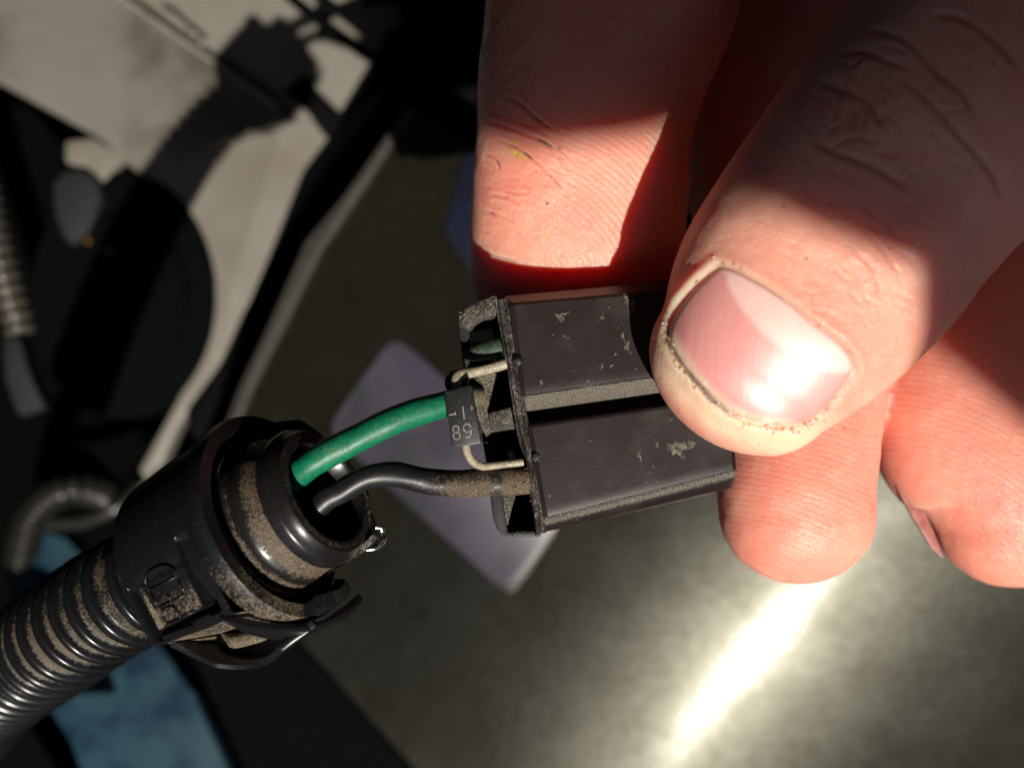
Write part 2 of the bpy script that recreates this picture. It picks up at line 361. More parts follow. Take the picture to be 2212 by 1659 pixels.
tag(prism('inner_fender', [(-600, 200), (60, 230), (150, 330), (300, 380), (440, 560), (420, 900), (240, 1080), (-600, 1200)], -33, -35, M['void'], bev=0), 'cavity wall below the beige panel, black for unlit depth', 'panel')

def corr(name, pts, r, pitch, depth, mat, parent=None, seg=28, dust=None, z0=0, sharp=1.0, sub=10, drop=0):
    """corrugated hose along pts; dust function (phase, angle) -> amount."""
    P = np.array([tuple(p) for p in pts], float)
    R = np.full(len(P), r) if np.isscalar(r) else np.array(r)
    A = crom(np.hstack([P, R[:, None]]), 60); C = A[:, :3]; L = np.r_[0, np.cumsum(np.linalg.norm(np.diff(C, axis=0), axis=1))]
    n = int(L[-1] / pitch * sub); s = np.linspace(0, L[-1], n)
    C2 = np.stack([np.interp(s, L, A[:, k]) for k in range(3)], 1); R2 = np.interp(s, L, A[:, 3])
    T, S, N = frames(C2); V = []; du = []; F = []
    for i in range(n):
        p = (s[i] / pitch) % 1.0
        h = 0.5 + 0.5 * math.tanh(3.2 * sharp * (math.cos(2 * math.pi * p) - drop)) / math.tanh(3.2 * sharp)
        rr = R2[i] - depth * (1 - h)
        for j in range(seg):
            a = 2 * math.pi * j / seg
            V.append(C2[i] + rr * (math.cos(a) * S[i] + math.sin(a) * N[i])); du.append(dust(h, a, s[i]) if dust else 0)
    for i in range(n - 1):
        for j in range(seg): F.append((i * seg + j, i * seg + (j + 1) % seg, (i + 1) * seg + (j + 1) % seg, (i + 1) * seg + j))
    return mk(name, V, F, mat, parent, attrs={'dust': du})
tag(corr('ribbed_hose', [W(-70, 250, -29), W(-32, 430, -28.5), W(5, 580, -28), W(48, 722, -28)], 0.82, 0.72, 0.24, M['shinyhose'], sub=12), 'ribbed grey hose with sparkling rings beside the round black cap', 'hose')
tag(prism('hose_fitting', [(5, 735), (40, 728), (60, 800), (95, 880), (40, 900), (10, 820)], -28, -29, M['darkgrey'], bev=0.2), 'grey fitting just below the sparkling ribbed hose', 'fitting')
tag(corr('looped_hose', [W(40, 1230, -27.5), W(62, 1130, -26), W(100, 1078, -25.4), (*W(150, 1055, -25.4),), W(200, 1058, -26.5), W(240, 1075, -28)], 0.85, 0.42, 0.2, M['hose'], sub=10), 'thin ribbed hose looping above the blue painted metal', 'hose')
tag(tube('grey_rod', [W(90, 1130, -27), W(180, 1125, -27), W(250, 1095, -27), (*W(300, 1050, -27.5),)], 0.4, M['hose']), 'grey rod bending just below the looped hose', 'rod')
bl = empty('blue_bracket', 'bright blue painted metal bracket with rust specks under the corrugated conduit', 'bracket')
prism('blue_plate', [(8, 1230), (22, 1175), (60, 1130), (140, 1160), (230, 1250), (330, 1370), (420, 1500), (520, 1720), (170, 1720), (85, 1540), (20, 1380)], -27, -28.5, M['bluepaint'], bl, bev=0.5)
tube('cream_edge', [W(20, 1400, -26.9), W(82, 1535, -26.9), W(120, 1610, -26.9), W(175, 1730, -26.9)], 0.25, M['cream'], bl)
tag(prism('black_shroud', [(250, 1150), (480, 1180), (650, 1392), (900, 1672), (1000, 1800), (500, 1800), (430, 1600), (330, 1400), (250, 1290)], -28.5, -30.5, M['black'], bev=0.3), 'black shroud between the blue bracket and the metal plate edge', 'shroud')
tag(prism('dark_block', [(-100, 1500), (60, 1560), (110, 1640), (170, 1800), (-100, 1800)], -20, -22, M['black'], bev=0.3), 'black block in the lower corner beside the cream edged blue bracket', 'block')

def zpl(px, py, z0=-22.0, off=0.0):
    # height of the tilted plate under image point: z = z0 + .16 y + .035 x
    x, y = (px - 1106) / 100, (829.5 - py) / 100
    # z = z0 + (.16 y + .035 x) (D - z)/D
    g = 0.155 * y + 0.072 * x
    return (z0 + off + g) / (1 + g / D)
def plate_prism(name, pts, off, h, mat, parent=None, bev=0.1):
    z = [zpl(x, y, off=off) for x, y in pts]
    return prism(name, pts, z, [q - h for q in z], mat, parent, bev=bev)
pl = empty('metal_plate', 'worn brushed metal plate with a bright sun streak behind the hand', 'plate')
plate_prism('plate_sheet', [(892, 236), (1040, 322), (1600, 660), (2600, 1200), (2600, 1900), (1110, 1900), (890, 1657), (660, 1398), (474, 1190), (430, 1110), (530, 850), (610, 690), (710, 505)], 0, 0.8, M['plate'], pl, bev=0.12)
plate_prism('rolled_edge', [(880, 226), (897, 236), (800, 385), (722, 503), (700, 530), (622, 690), (541, 850), (445, 1090), (425, 1080), (515, 838), (585, 690), (660, 520), (745, 420)], 0.35, 1.1, M['rim'], pl, bev=0.15)
stk = tag(plate_prism('label_sticker', rounded([(852, 722), (704, 928), (1098, 1284), (1246, 1078)], 42), 0.16, 0.1, M['film'], bev=0.02), 'translucent label, tinted violet for reflected sky, with rounded corners stuck on the metal plate', 'sticker')
tube('pale_edge', [W(x, y, zpl(x, y, off=.2)) for x, y in ((1198, 1148), (1165, 1196), (1135, 1240), (1112, 1268), (1095, 1275))], .05, M['cream'], stk, seg=8)  # thin pale line along one edge of the label
tag(plate_prism('sky_reflection', rounded([(1010, 322), (1140, 380), (1130, 760), (960, 500)], 15), 0.12, 0.06, M['skyflm'], bev=0.02), 'dark blue film painting a sky reflection on the plate beside the index finger', 'sticker')  # film stands in for blue sky reflected by the plate

# raised bonnet added unseen, cut to shade the hand; walls added to block sky
def along_sun(x, y, z): return (x + z * 0.26, y - z * 0.72, z)
out = [(-70, 4.2), (-.2, 4.55), (1.7, 4.85), (4.3, 5.1), (6.7, 4.2), (7.4, 1.4), (8.1, .4), (10.6, -0.6), (12.7, -2.4), (60, -32), (60, 110), (-70, 110)]
BZ = 66
V = [along_sun(x, y, BZ) for x, y in out] + [along_sun(x, y, BZ + 1) for x, y in out]; n = len(out)
F = [tuple(range(n)), tuple(range(2 * n - 1, n - 1, -1))] + [(i, (i + 1) % n, n + (i + 1) % n, n + i) for i in range(n)]
tag(mk('sun_blocker', V, F, M['strut'], smooth=False), 'unseen dark panel added over the hand, cut to shade its upper half', 'blocker')
def slab(name, x0, x1, y0, y1, z0, z1, label, cat):
    V = [(x, y, z) for z in (z0, z1) for x, y in ((x0, y0), (x1, y0), (x1, y1), (x0, y1))]
    F = [(0, 1, 2, 3), (7, 6, 5, 4), (0, 1, 5, 4), (1, 2, 6, 5), (2, 3, 7, 6), (3, 0, 4, 7)]
    tag(mk(name, V, F, M['strut'], smooth=False), label, cat)
slab('occluder', -60, 90, 48, 50, -48, 60, 'dark bulkhead added unseen beyond the fingers to cut sky light', 'occluder')
slab('side_occluder', -52, -50, -60, 48, -48, 40, 'unseen dark wall added beyond the ribbed hose to cut sky light', 'side occluder')
slab('side_occluder', 80, 82, -60, 48, -48, 40, 'unseen dark wall added beyond the hand and its wrist to cut sky light', 'side occluder')
slab('front_occluder', -50, 80, -72, -70, -48, 20, 'unseen dark wall added beyond the blue bracket to cut sky light', 'front occluder')

# ------------------------------------------------------------------ corrugated conduit and its collar
AX = Vector((0.833, 0.432, 0.342)).normalized()          # collar axis, out of the open mouth
E1 = Vector((0.46, -0.886, 0.0)); E1 = (E1 - AX * E1.dot(AX)).normalized()
E2 = AX.cross(E1).normalized()
if E2.z < 0: E2 = -E2
ORG = W(710, 1057, 0.3)
def CP(t, a, b): return ORG + AX * t + E1 * a + E2 * b
def ang(t, r, th): return CP(t, r * math.cos(th), r * math.sin(th))   # th 90 deg faces the camera
def lathe(name, prof, mat, parent, seg=72, dust=None, a0=0, a1=360, close=False, auto=40):
    full = abs(a1 - a0) >= 359.9; m = seg if full else seg + 1
    V = []; F = []; du = []
    for (t, r, *d) in prof:
        for j in range(m):
            th = math.radians(a0 + (a1 - a0) * j / seg); V.append(ang(t, r, th)); du.append((d[0] if d else 0) + (dust(t, th) if dust else 0))
    k = len(prof)
    for i in range(k if close else k - 1):
        for j in range(seg if full else m - 1):
            jj = (j + 1) % m; ii = (i + 1) % k; F.append((i * m + j, i * m + jj, ii * m + jj, ii * m + j))
    if close and not full:
        F.append([i * m for i in range(k)]); F.append([i * m + m - 1 for i in range(k)][::-1])
    return mk(name, V, F, mat, parent, attrs={'dust': du}, auto=auto)
col = empty('conduit_collar', 'black plastic collar with embossed letters, gripping the conduit end, wires leaving its mouth', 'collar')
low = lambda t, th: 0.25 * max(0, math.cos(th - 0.3))     # dust lies on the lower side
# shell: round above, squared corner toward the lower front
def shell_r(th):
    a = math.degrees(th) % 360
    def polar(x, y): return math.hypot(x, y)
    best = 2.22
    # squared front corner at (1.15, 2.2)
    if 20 <= a <= 90:
        c, s = math.cos(th), math.sin(th)
        r_front = 2.26 / max(s, 1e-3)
        # wall from corner (1.25,2.26) down to (1.75,0.9)
        x1, y1, x2, y2 = 1.25, 2.26, 1.85, 0.75
        den = c * (y2 - y1) - s * (x2 - x1); r_wall = (x1 * (y2 - y1) - y1 * (x2 - x1)) / den
        best = min(r_front, r_wall if r_wall > 0 else 9, 2.62)
    elif a < 20 or a > 340: best = 2.0
    return best
TB, TF = -4.15, -1.75
rows = []; du = []; NS, NTH = 90, 240
for i in range(NS + 1):
    t = TB + (TF - TB) * i / NS; row = []
    f = (t - TB) / (TF - TB)
    for j in range(NTH):
        th = 2 * math.pi * j / NTH; r = shell_r(th)
        r *= 0.93 + 0.07 * min(1, f * 1.6)
        if i == 0: r *= 0.985
        a, b = r * math.cos(th), r * math.sin(th); d = 0.05
        if b > 1.2:
            tt = t - TB
            def box(u, lo, hi, e): return min(max((u - lo) / e, 0), 1) * min(max((hi - u) / e, 0), 1)
            top = box(a, -0.15, 9, .12)
            s1 = box(tt, 0.10, 0.42, .08) * box(a, -0.1, 1.22, .12); s2 = box(tt, 1.85, 2.2, .08) * box(a, -0.55, 1.12, .12)
            pan = box(tt, 0.42, 1.85, .05) * box(a, -.2, 0.98, .08)
            edge = box(tt, 0.3, 2.0, .05) * box(a, 0.95, 1.08, .05)
            b -= 0.34 * max(s1, s2) + 0.30 * edge + 0.03 * pan
            d += 0.75 * pan * min(1, max(0, (a + 0.35) / 1.0)) + 0.35 * box(tt, .3, .6, .1) * top - .1
            if tt > 2.2: d += 0.5 * box(tt, 2.2, 2.5, .1) * min(1, max(0, a))
        if a > 1.3 and b < 2.0 and b > 0: d += 0.85
        row.append(CP(t, a, b)); du.append(d)
    rows.append(row)
V, F = loft_rows(rows, False)
mk('shell', V, F, M['shell'], col, attrs={'dust': du}, auto=40)
# front rim (thick lip with chamfer), outer radius 2.35
def dl(t, th): return 0.55 * max(0, math.cos(th - 0.5)) ** 2 + 0.12
lathe('front_rim', [(-1.95, 2.18), (-1.75, 2.34, .2), (-1.45, 2.38, .1), (-1.30, 2.32, .1), (-1.28, 2.05, .2), (-1.5, 1.98, .1), (-2.4, 1.9), (-2.4, 2.1)], M['shell'], col, dust=dl, a0=-12, a1=232, close=True, seg=90)
lathe('back_collar', [(-4.3, 1.3), (-4.28, 1.9), (-4.12, 2.03), (-4.05, 2.03), (-4.05, 1.3)], M['shell'], col, dust=low, seg=60)
lathe('inner_wall', [(-2.3, 1.92), (-3.9, 1.85), (-3.9, 1.2)], M['shell'], col, seg=60)
# latch prongs reaching forward past the rim
def prong(name, a0, a1, t0, t1, r0, r1, dust=.3, skew=0.0, mat='shell', tip=0.35):
    V = []; du = []; F = []; n, m = 30, 16
    for layer, r in enumerate((r1, r0)):
        for i in range(m + 1):
            f = i / m
            for j in range(n + 1):
                g = j / n; ed = min(g, 1 - g) * 6
                tt = t0 + (t1 - t0 - (tip * max(0, 1 - ed) if f > 0 else 0)) * f + skew * (g - .5) * f
                V.append(ang(tt, r - 0.12 * f * f, math.radians(a0 + (a1 - a0) * g))); du.append(dust)
    L = (n + 1) * (m + 1)
    for i in range(m):
        for j in range(n):
            q = (i * (n + 1) + j, i * (n + 1) + j + 1, (i + 1) * (n + 1) + j + 1, (i + 1) * (n + 1) + j)
            F.append(q); F.append(tuple(L + k for k in q[::-1]))
    edge = [i * (n + 1) for i in range(m + 1)] + [m * (n + 1) + j for j in range(1, n + 1)] + [i * (n + 1) + n for i in range(m - 1, -1, -1)] + list(range(n - 1, 0, -1))
    for k in range(len(edge)):
        a, b = edge[k], edge[(k + 1) % len(edge)]; F.append((a, b, L + b, L + a))
    return mk(name, V, F, M[mat], col, attrs={'dust': du}, auto=40)
prong('latch_prong', -22, 24, -1.6, -0.85, 2.12, 2.38, .35, skew=.5)
prong('latch_prong', -72, -30, -2.0, -0.25, 1.82, 1.98, .6, skew=.2)
prong('latch_prong', 205, 262, -1.9, -0.6, 1.95, 2.18, .2)
# silver-worn lip on far side
# seal tube
sd = lambda t, th: 0.30 + 0.25 * max(0, math.cos(th - 0.6))
lathe('rubber_seal', [(-3.2, 1.74, .2), (-1.95, 1.79, .45), (-1.62, 1.79, .5), (-1.5, 1.76, .5), (-1.47, 1.70, -.1), (-1.3, 1.66, .3), (-1.2, 1.665, .05), (-1.1, 1.665, -.25), (-1.02, 1.65, .0), (-0.92, 1.57, .4), (-0.72, 1.50, .5), (-0.60, 1.47, .3)], M['seal'], col, dust=sd, seg=96)
lathe('seal_flange', [(-0.62, 1.38, 0), (-0.60, 1.50, -.1), (-0.55, 1.545, -.45), (-0.34, 1.55, -.55), (-0.26, 1.52, -.5), (-0.22, 1.46, -.3), (-0.12, 1.43, -.4), (-0.05, 1.38, .0), (-0.03, 1.27, .35), (-0.03, 1.17, .15), (-0.10, 1.10, -.2), (-0.6, 1.04, -.3), (-2.6, 1.0, -.4), (-2.6, 0.0, -.4)], M['seal'], col, dust=lambda t, th: 0.25 + 0.12 * math.sin(2 * th), seg=96)
# worn metal clip on the far lip
tube('metal_clip', [CP(.12, 1.22, -.75), CP(.20, 1.30, -.82), CP(.14, 1.42, -.8), CP(.18, 1.54, -.68), CP(.05, 1.60, -.5), CP(-.1, 1.54, -.35)], [.05, .06, .055, .07, .075, .04], M['silver'], col, seg=10)
prong('side_wall', 268, 318, -1.6, 0.05, 1.40, 1.50, .5)
# strap loop under the shell
def strip(name, P, wdir, w, th, mat, parent, dust=.2, n=8):
    C = crom([tuple(p) for p in P], n); T = np.gradient(C, axis=0); T /= np.linalg.norm(T, axis=1)[:, None]
    w_ = np.array(wdir); rows = []; 
    for i in range(len(C)):
        N = np.cross(T[i], w_); N /= np.linalg.norm(N)
        q = []
        for a, b in ((-1, -.6), (-.9, -1), (.9, -1), (1, -.6), (1, .6), (.9, 1), (-.9, 1), (-1, .6)):
            q.append(Vector(C[i] + w_ * a * w / 2 * (.08 + .92 * min(1, 3.2 * min(i, len(C) - 1 - i) / (len(C) - 1))) + N * b * th / 2))
        rows.append(q)
    V, F = loft_rows(rows, True); return mk(name, V, F, mat, parent, attrs={'dust': [dust] * len(V)}, auto=45)
strip('strap', [CP(-3.95, 1.35, 1.75), CP(-3.7, 1.75, 1.4), CP(-3.3, 2.2, 1.1), CP(-2.9, 2.45, .95), CP(-2.3, 2.55, .95), CP(-1.7, 2.4, 1.0), CP(-1.15, 2.3, .95)], -E2, 1.0, .16, M['shell'], col, .15)
strip('underside_lug', [CP(-3.6, 1.7, .9), CP(-3.1, 1.95, .75), CP(-2.5, 2.05, .75), CP(-1.8, 2.15, .7)], E2, .9, .25, M['shell'], col, 1.0)
strip('lip_band', [CP(-2.0, 1.2, 2.28), CP(-1.85, 1.8, 1.75), CP(-1.55, 2.3, 1.1), CP(-1.25, 2.5, .5), CP(-1.0, 2.5, 0), CP(-0.8, 2.42, -.4)], AX, .55, .16, M['shell'], col, .2)

# embossed letters P E D: text runs along -E1 (up), letter tops toward -AX
SB = 2.315
def letter(name, strokes, a0, t0, sc=(1, 1)):
    V = []; F = []
    for st_ in strokes:
        pts = [CP(t0 - y * sc[1], a0 - x * sc[0], 2.26 * (0.93 + 0.07 * min(1, (t0 - y * sc[1] - TB) / (TF - TB) * 1.6)) - 0.02) for x, y in st_]
        C = crom([tuple(p) for p in pts], 5) if len(pts) > 2 else np.array([tuple(p) for p in pts])
        T = np.gradient(C, axis=0); T /= np.linalg.norm(T, axis=1)[:, None]
        rows = []
        for i in range(len(C)):
            Nn = np.array(E2); Sx = np.cross(T[i], Nn); row = []
            for k in range(8):
                a = 2 * math.pi * k / 8; row.append(Vector(C[i] + .020 * math.cos(a) * Sx + .036 * math.sin(a) * Nn))
            rows.append(row)
        v, f = loft_rows(rows, True); o = len(V); V += v; F += [tuple(q + o for q in g) for g in f]
    return mk(name, V, F, M['shell'], col, attrs={'dust': [0.05] * len(V)})
HH, WW = 0.86, .32
tb = TB + 1.58
P_ = [[(0, 0), (0, HH)], [(0, HH), (.2, HH), (.29, .75), (.29, .55), (.2, .42), (0, .42)]]
E_ = [[(0, 0), (0, HH)], [(0, 0), (WW, 0)], [(0, HH), (WW, HH)], [(0, HH * .52), (WW * .6, HH * .52)]]
D_ = [[(0, 0), (0, HH)], [(0, HH), (.16, HH), (.30, .72), (.34, .43), (.30, .14), (.16, 0), (0, 0)]]
letter('embossed_letter', P_, .90, tb); letter('embossed_letter', E_, .53, tb); letter('embossed_letter', D_, .13, tb)

# conduit
def cd(h, a, s): return (1.0 * max(0, 1 - 1.7 * h) ** .5 - .1 * h) * (.8 + .2 * math.sin(a * 2 + s)) + 0.08 * math.sin(a + 1)
path = [ORG + AX * -3.9, ORG + AX * -4.9, ORG + AX * -5.8, W(231, 1307, -2.3), W(172, 1347, -2.9), W(108, 1392, -4.0), W(45, 1438, -5.6), W(0, 1476, -7.4), W(-35, 1513, -9.8), W(-60, 1560, -12.8)]
tag(corr('corrugated_conduit', path, [1.38, 1.38, 1.40, 1.42, 1.45, 1.5, 1.55, 1.6, 1.65, 1.7], 0.66, 0.20, M['loom'], dust=cd, seg=72, sub=22, sharp=.9, drop=.25), 'black corrugated plastic conduit with dusty grooves running out past the collar', 'conduit')

# ------------------------------------------------------------------ wires
def gd(f, a): return (0.20 + 0.30 * max(0, math.sin(a)) * (f > .25) + (0.6 if f < .02 else 0) + .5 * min(1, max(0, (f - .78) / .1)))
tag(tube('green_wire', [CP(-1.6, -.35, .3), W(650, 1018, .55), W(700, 985, .62), W(780, 943, .55), W(860, 905, .42), W(950, 876, .15), W(1000, 862, -.1), W(1035, 856, -.5)],
     [.29, .30, .30, .30, .30, .285, .26, .2], M['greenwire'], seg=32, n=12, rough=.04, rfun=gd), 'bright green insulated wire from the collar mouth to the connector', 'wire')
def bd(f, a): return 0.36 + .62 * math.exp(-((f - .74) / .13) ** 2) * (0.6 + .4 * math.sin(a + 1)) + .7 * min(1, max(0, (f - .86) / .06))
tag(tube('black_wire', [CP(-1.5, .75, .5), W(690, 1092, .45), W(740, 1060, .42), W(790, 1032, .38), W(850, 1024, .3), W(915, 1038, .2), W(975, 1044, .1), W(1040, 1042, -.1), W(1085, 1040, -.2), W(1150, 1038, -.3)],
     [.25, .25, .25, .25, .27, .275, .29, .31, .31, .30], M['blackwire'], seg=32, n=12, rough=.05, rfun=bd), 'black insulated wire with rusty dust from the collar mouth to the connector', 'wire')

# ------------------------------------------------------------------ connector
con = empty('connector', 'dark purplish black plastic connector pinched under the thumb', 'connector')
def housing():
    # two raised blocks with a sloped dusty channel between, closed solid; profile across (in y), swept along body
    # rows: list of (left px, right px, z, dust)
    R = [((1078, 641), (1560, 598), -1.9, 0), ((1078, 641), (1560, 598), -0.42, .1), ((1083, 645), (1562, 603), -0.34, .25), ((1098, 655), (1566, 615), -0.06, .1), ((1101, 660), (1568, 622), 0.0, 0),
         ((1124, 846), (1578, 781), 0.0, 0), ((1126, 854), (1578, 789), -0.01, .1), ((1127, 860), (1579, 794), -0.07, .8), ((1133, 896), (1581, 833), -0.50, .85), ((1134, 902), (1582, 838), -0.52, .3),
         ((1137, 912), (1583, 850), -0.50, -.3), ((1138, 920), (1583, 857), -0.02, -.2), ((1140, 926), (1584, 862), 0.0, 0), ((1172, 1108), (1592, 1002), 0.0, 0), ((1175, 1118), (1593, 1012), -0.015, .45),
         ((1174, 1130), (1592, 1024), -.10, .75), ((1173, 1142), (1590, 1038), -.22, .25), ((1172, 1150), (1586, 1052), -.42, .1), ((1170, 1150), (1580, 1056), -1.9, 0)]
    V = []; du = []; m = 44
    RR = []
    for k in range(len(R)):
        RR.append(R[k])
        if k in (4, 12):
            a, b = R[k], R[k + 1]
            for q in range(1, 14):
                f = q / 14; RR.append((tuple((1 - f) * np.array(a[0]) + f * np.array(b[0])), tuple((1 - f) * np.array(a[1]) + f * np.array(b[1])), (1 - f) * a[2] + f * b[2], 0))
    R = RR
    for a, b, z, d in R:
        for i in range(m):
            f = i / (m - 1); f2 = min(max((f - .006) / .988, 0), 1)
            x = a[0] + (b[0] - a[0]) * f; y = a[1] + (b[1] - a[1]) * f
            zz = z - (0.0 if 0 < i < m - 1 else 0.05) - 0.25 * f     # right end sits a little deeper
            if i == m - 1: x -= 3
            V.append(W(x, y, zz)); du.append(d)
    k = len(R); F = []
    for r in range(k):
        for i in range(m - 1): F.append((r * m + i, r * m + i + 1, ((r + 1) % k) * m + i + 1, ((r + 1) % k) * m + i))
    F.append([r * m for r in range(k)][::-1]); F.append([r * m + m - 1 for r in range(k)])
    return mk('housing', V, F, M['housing'], con, attrs={'dust': du}, auto=9)
housing()
# rough flange along the rear lip of the housing
def flange(name, P, w, z, h, dust, mat='cage'):
    P = crom(P, 14); V = []; F = []; n = len(P); du = []
    T = np.gradient(P, axis=0); T /= np.linalg.norm(T, axis=1)[:, None]; Nn = np.stack([T[:, 1], -T[:, 0]], 1)
    prof = [(-.5, 0), (-.5, .8), (-.36, 1), (-.05, .93), (.1, .8), (.36, .86), (.5, .7), (.5, 0)]
    for i in range(n):
        for k, (a, b) in enumerate(prof):
            j = 2.2 * mnoise.noise(Vector((P[i][1] * .03, k * 1.7, 3))) + 1.5 * mnoise.noise(Vector((P[i][1] * .09, k * 2.1, 8)))
            q = P[i] + Nn[i] * (a * w + j * .7)
            V.append(W(q[0], q[1], z + h * b + .012 * j)); du.append(dust + .25 * mnoise.noise(Vector((P[i][1] * .02, 5, k))))
    m = len(prof)
    for i in range(n - 1):
        for k in range(m): F.append((i * m + k, i * m + (k + 1) % m, (i + 1) * m + (k + 1) % m, (i + 1) * m + k))
    F.append(list(range(m))); F.append([(n - 1) * m + k for k in range(m)][::-1])
    return mk(name, V, F, M[mat], con, attrs={'dust': du}, auto=40)
flange('rear_lip', [(1086, 646), (1094, 700), (1106, 770), (1117, 840), (1126, 890), (1137, 940), (1150, 1000), (1156, 1050), (1162, 1100), (1168, 1152)], 24, -.6, .64, .62)
flange('rear_ridge', [(1072, 640), (1082, 700), (1092, 760), (1101, 800), (1108, 850), (1116, 900), (1124, 950), (1140, 990), (1147, 1050), (1156, 1110), (1162, 1156)], 10, -.9, .85, .85)
# rear cage: top arm, side wall, floor web, bottom arm
prism('cage_arm', [(1076, 634), (1040, 648), (1008, 664), (992, 684), (991, 706), (1014, 714), (1022, 700), (1040, 688), (1076, 682)], -.22, -1.9, M['cage'], con, bev=.05, dust=.68)
prism('cage_wall', [(990, 703), (1015, 710), (1014, 800), (1022, 860), (1052, 940), (1070, 1060), (1060, 1060), (1040, 940), (1002, 800)], -.75, -1.9, M['cage'], con, bev=.03, dust=-.2)
prism('cage_web', [(1012, 800), (1072, 806), (1052, 890), (1112, 872), (1122, 925), (1060, 935), (1050, 945), (1032, 905), (1020, 860)], -.55, -1.2, M['cage'], con, bev=.04, dust=.78)
prism('cage_rib', [(1055, 893), (1118, 876), (1124, 924), (1060, 934)], -.42, -1.2, M['cage'], con, bev=.04, dust=.7)
prism('cage_web', [(1078, 1050), (1120, 1050), (1108, 1090), (1094, 1148)], -.55, -1.3, M['cage'], con, bev=.03, dust=.7)
prism('cage_arm', [(1056, 1050), (1081, 1052), (1095, 1140), (1098, 1150), (1168, 1146), (1168, 1160), (1096, 1161), (1074, 1146), (1064, 1115)], -.35, -1.9, M['cage'], con, bev=.04, dust=.12)
prism('cage_floor', [(1000, 700), (1090, 660), (1165, 1130), (1095, 1150), (1050, 950), (1020, 860)], -1.55, -1.9, M['black'], con, bev=.03)
tube('wire_boot', [W(1000, 772, -.75), W(1018, 766, -.6), W(1048, 758, -.5), W(1082, 750, -.5), W(1100, 746, -.55)], [.05, .15, .21, .23, .22], M['boot'], con, seg=24, dust=.62)
# grime nuggets on the lip
def nugget(px, py, z, r, mat, dust, parent, name='grime'):
    bm = bmesh.new(); bmesh.ops.create_icosphere(bm, subdivisions=3, radius=r); o = W(px, py, z)
    for v in bm.verts:
        v.co *= 1 + .45 * mnoise.noise(v.co * (2.2 / r) + Vector((px, py, 0))); v.co.z *= .6; v.co += o
    me = bpy.data.meshes.new(name); bm.to_mesh(me); bm.free(); me.materials.append(mat)
    me.polygons.foreach_set('use_smooth', [True] * len(me.polygons))
    at = me.attributes.new('dust', 'FLOAT', 'POINT'); at.data.foreach_set('value', [dust] * len(me.vertices))
    return link(bpy.data.objects.new(name, me), parent)
nugget(1118, 780, .02, .11, M['cage'], .2, con, 'moulding_nub'); nugget(1157, 988, .0, .10, M['cage'], .4, con, 'moulding_nub')
V = []; F = []
for k in range(150):   # clinging grit along edges
    side = random.random()
    if side < .18: x, y, z = random.choice([(1086 + random.random() * 76, None, .02)]); y = 650 + (x - 1086) / 80 * 500; x += random.uniform(-10, 10); z = random.uniform(-.05, .04)
    elif side < .7: x, y, z = random.uniform(990, 1075), 0, -.2; y = 648 + (1075 - x) * .38 + random.uniform(-4, 22); z = -.2
    elif side < .85: x, y, z = random.uniform(1090, 1140), random.uniform(1010, 1065), random.uniform(-.05, .1)
    else: x, y, z = random.uniform(1075, 1165), random.uniform(1148, 1162), random.uniform(-.6, -.3)
    r = random.uniform(.010, .026); c = W(x, y, z); b = len(V)
    for dx, dy, dz in ((1, 0, 0), (-1, 0, 0), (0, 1, 0), (0, -1, 0), (0, 0, 1), (0, 0, -1)):
        V.append(c + Vector((dx, dy, dz)) * r * random.uniform(.6, 1.3))
    for f in ((0, 2, 4), (2, 1, 4), (1, 3, 4), (3, 0, 4), (2, 0, 5), (1, 2, 5), (3, 1, 5), (0, 3, 5)): F.append(tuple(b + q for q in f))
g = mk('grit', V, F, simple('grit_dust', (0.20, 0.14, 0.08), 0.9, scale=8, col2=(0.08, 0.04, 0.02)), con, smooth=False); g['kind'] = 'stuff'

V = []; F = []
FL = [(1211, 684, 13, 12), (1301, 684, 6, 10), (1315, 663, 3, 4), (1354, 747, 10, 14), (1345, 722, 4, 9), (1335, 705, 3, 6), (1330, 765, 5, 3), (1320, 788, 5, 6), (1371, 796, 5, 4), (1169, 824, 4, 8), (1190, 828, 3, 3), (1194, 722, 4, 3),
      (1362, 760, 5, 4), (1275, 951, 7, 5), (1381, 980, 9, 15), (1349, 979, 6, 5), (1411, 1007, 8, 6), (1462, 968, 34, 30), (1390, 898, 4, 3), (1420, 1040, 4, 4), (1225, 675, 5, 4), (1403, 1020, 5, 3), (1420, 960, 4, 12), (1238, 800, 3, 2), (1251, 770, 2, 2), (1480, 1010, 3, 3), (1186, 1070, 7, 4)]
for cx, cy, rx, ry in FL:
    for q in range(3 if rx < 20 else 1):
        ox, oy = (0, 0) if q == 0 else (random.uniform(-1, 1) * rx * 1.3, random.uniform(-1, 1) * ry * 1.3); sc = 1 if q == 0 else random.uniform(.2, .45)
        m_ = 22; b = len(V); zz = -0.25 * (cx - 1130) / 450
        for ring, f in ((0, 1), (1, .8)):
            for j in range(m_):
                a = 2 * math.pi * j / m_; w = f * sc * (.72 + .75 * mnoise.noise(Vector((math.cos(a) * 1.6, math.sin(a) * 1.6, cx * .37 + q))) + .35 * mnoise.noise(Vector((math.cos(a) * 4, math.sin(a) * 4, cy * .3))))
                V.append(W(cx + ox + rx * w * math.cos(a), cy + oy + ry * w * math.sin(a), zz + (-.01 if ring == 0 else .012 + .012 * random.random())))
        V.append(W(cx + ox, cy + oy, zz + .02)); c_ = len(V) - 1
        for j in range(m_):
            jj = (j + 1) % m_; F.append((b + j, b + jj, b + m_ + jj, b + m_ + j)); F.append((b + m_ + j, b + m_ + jj, c_))
g = mk('mud_flakes', V, F, simple('dried_mud', (0.13, 0.115, 0.08), 0.9, scale=7, col2=(0.03, 0.026, 0.024), bump=.5, t=(.38, .58)), con); g['kind'] = 'stuff'

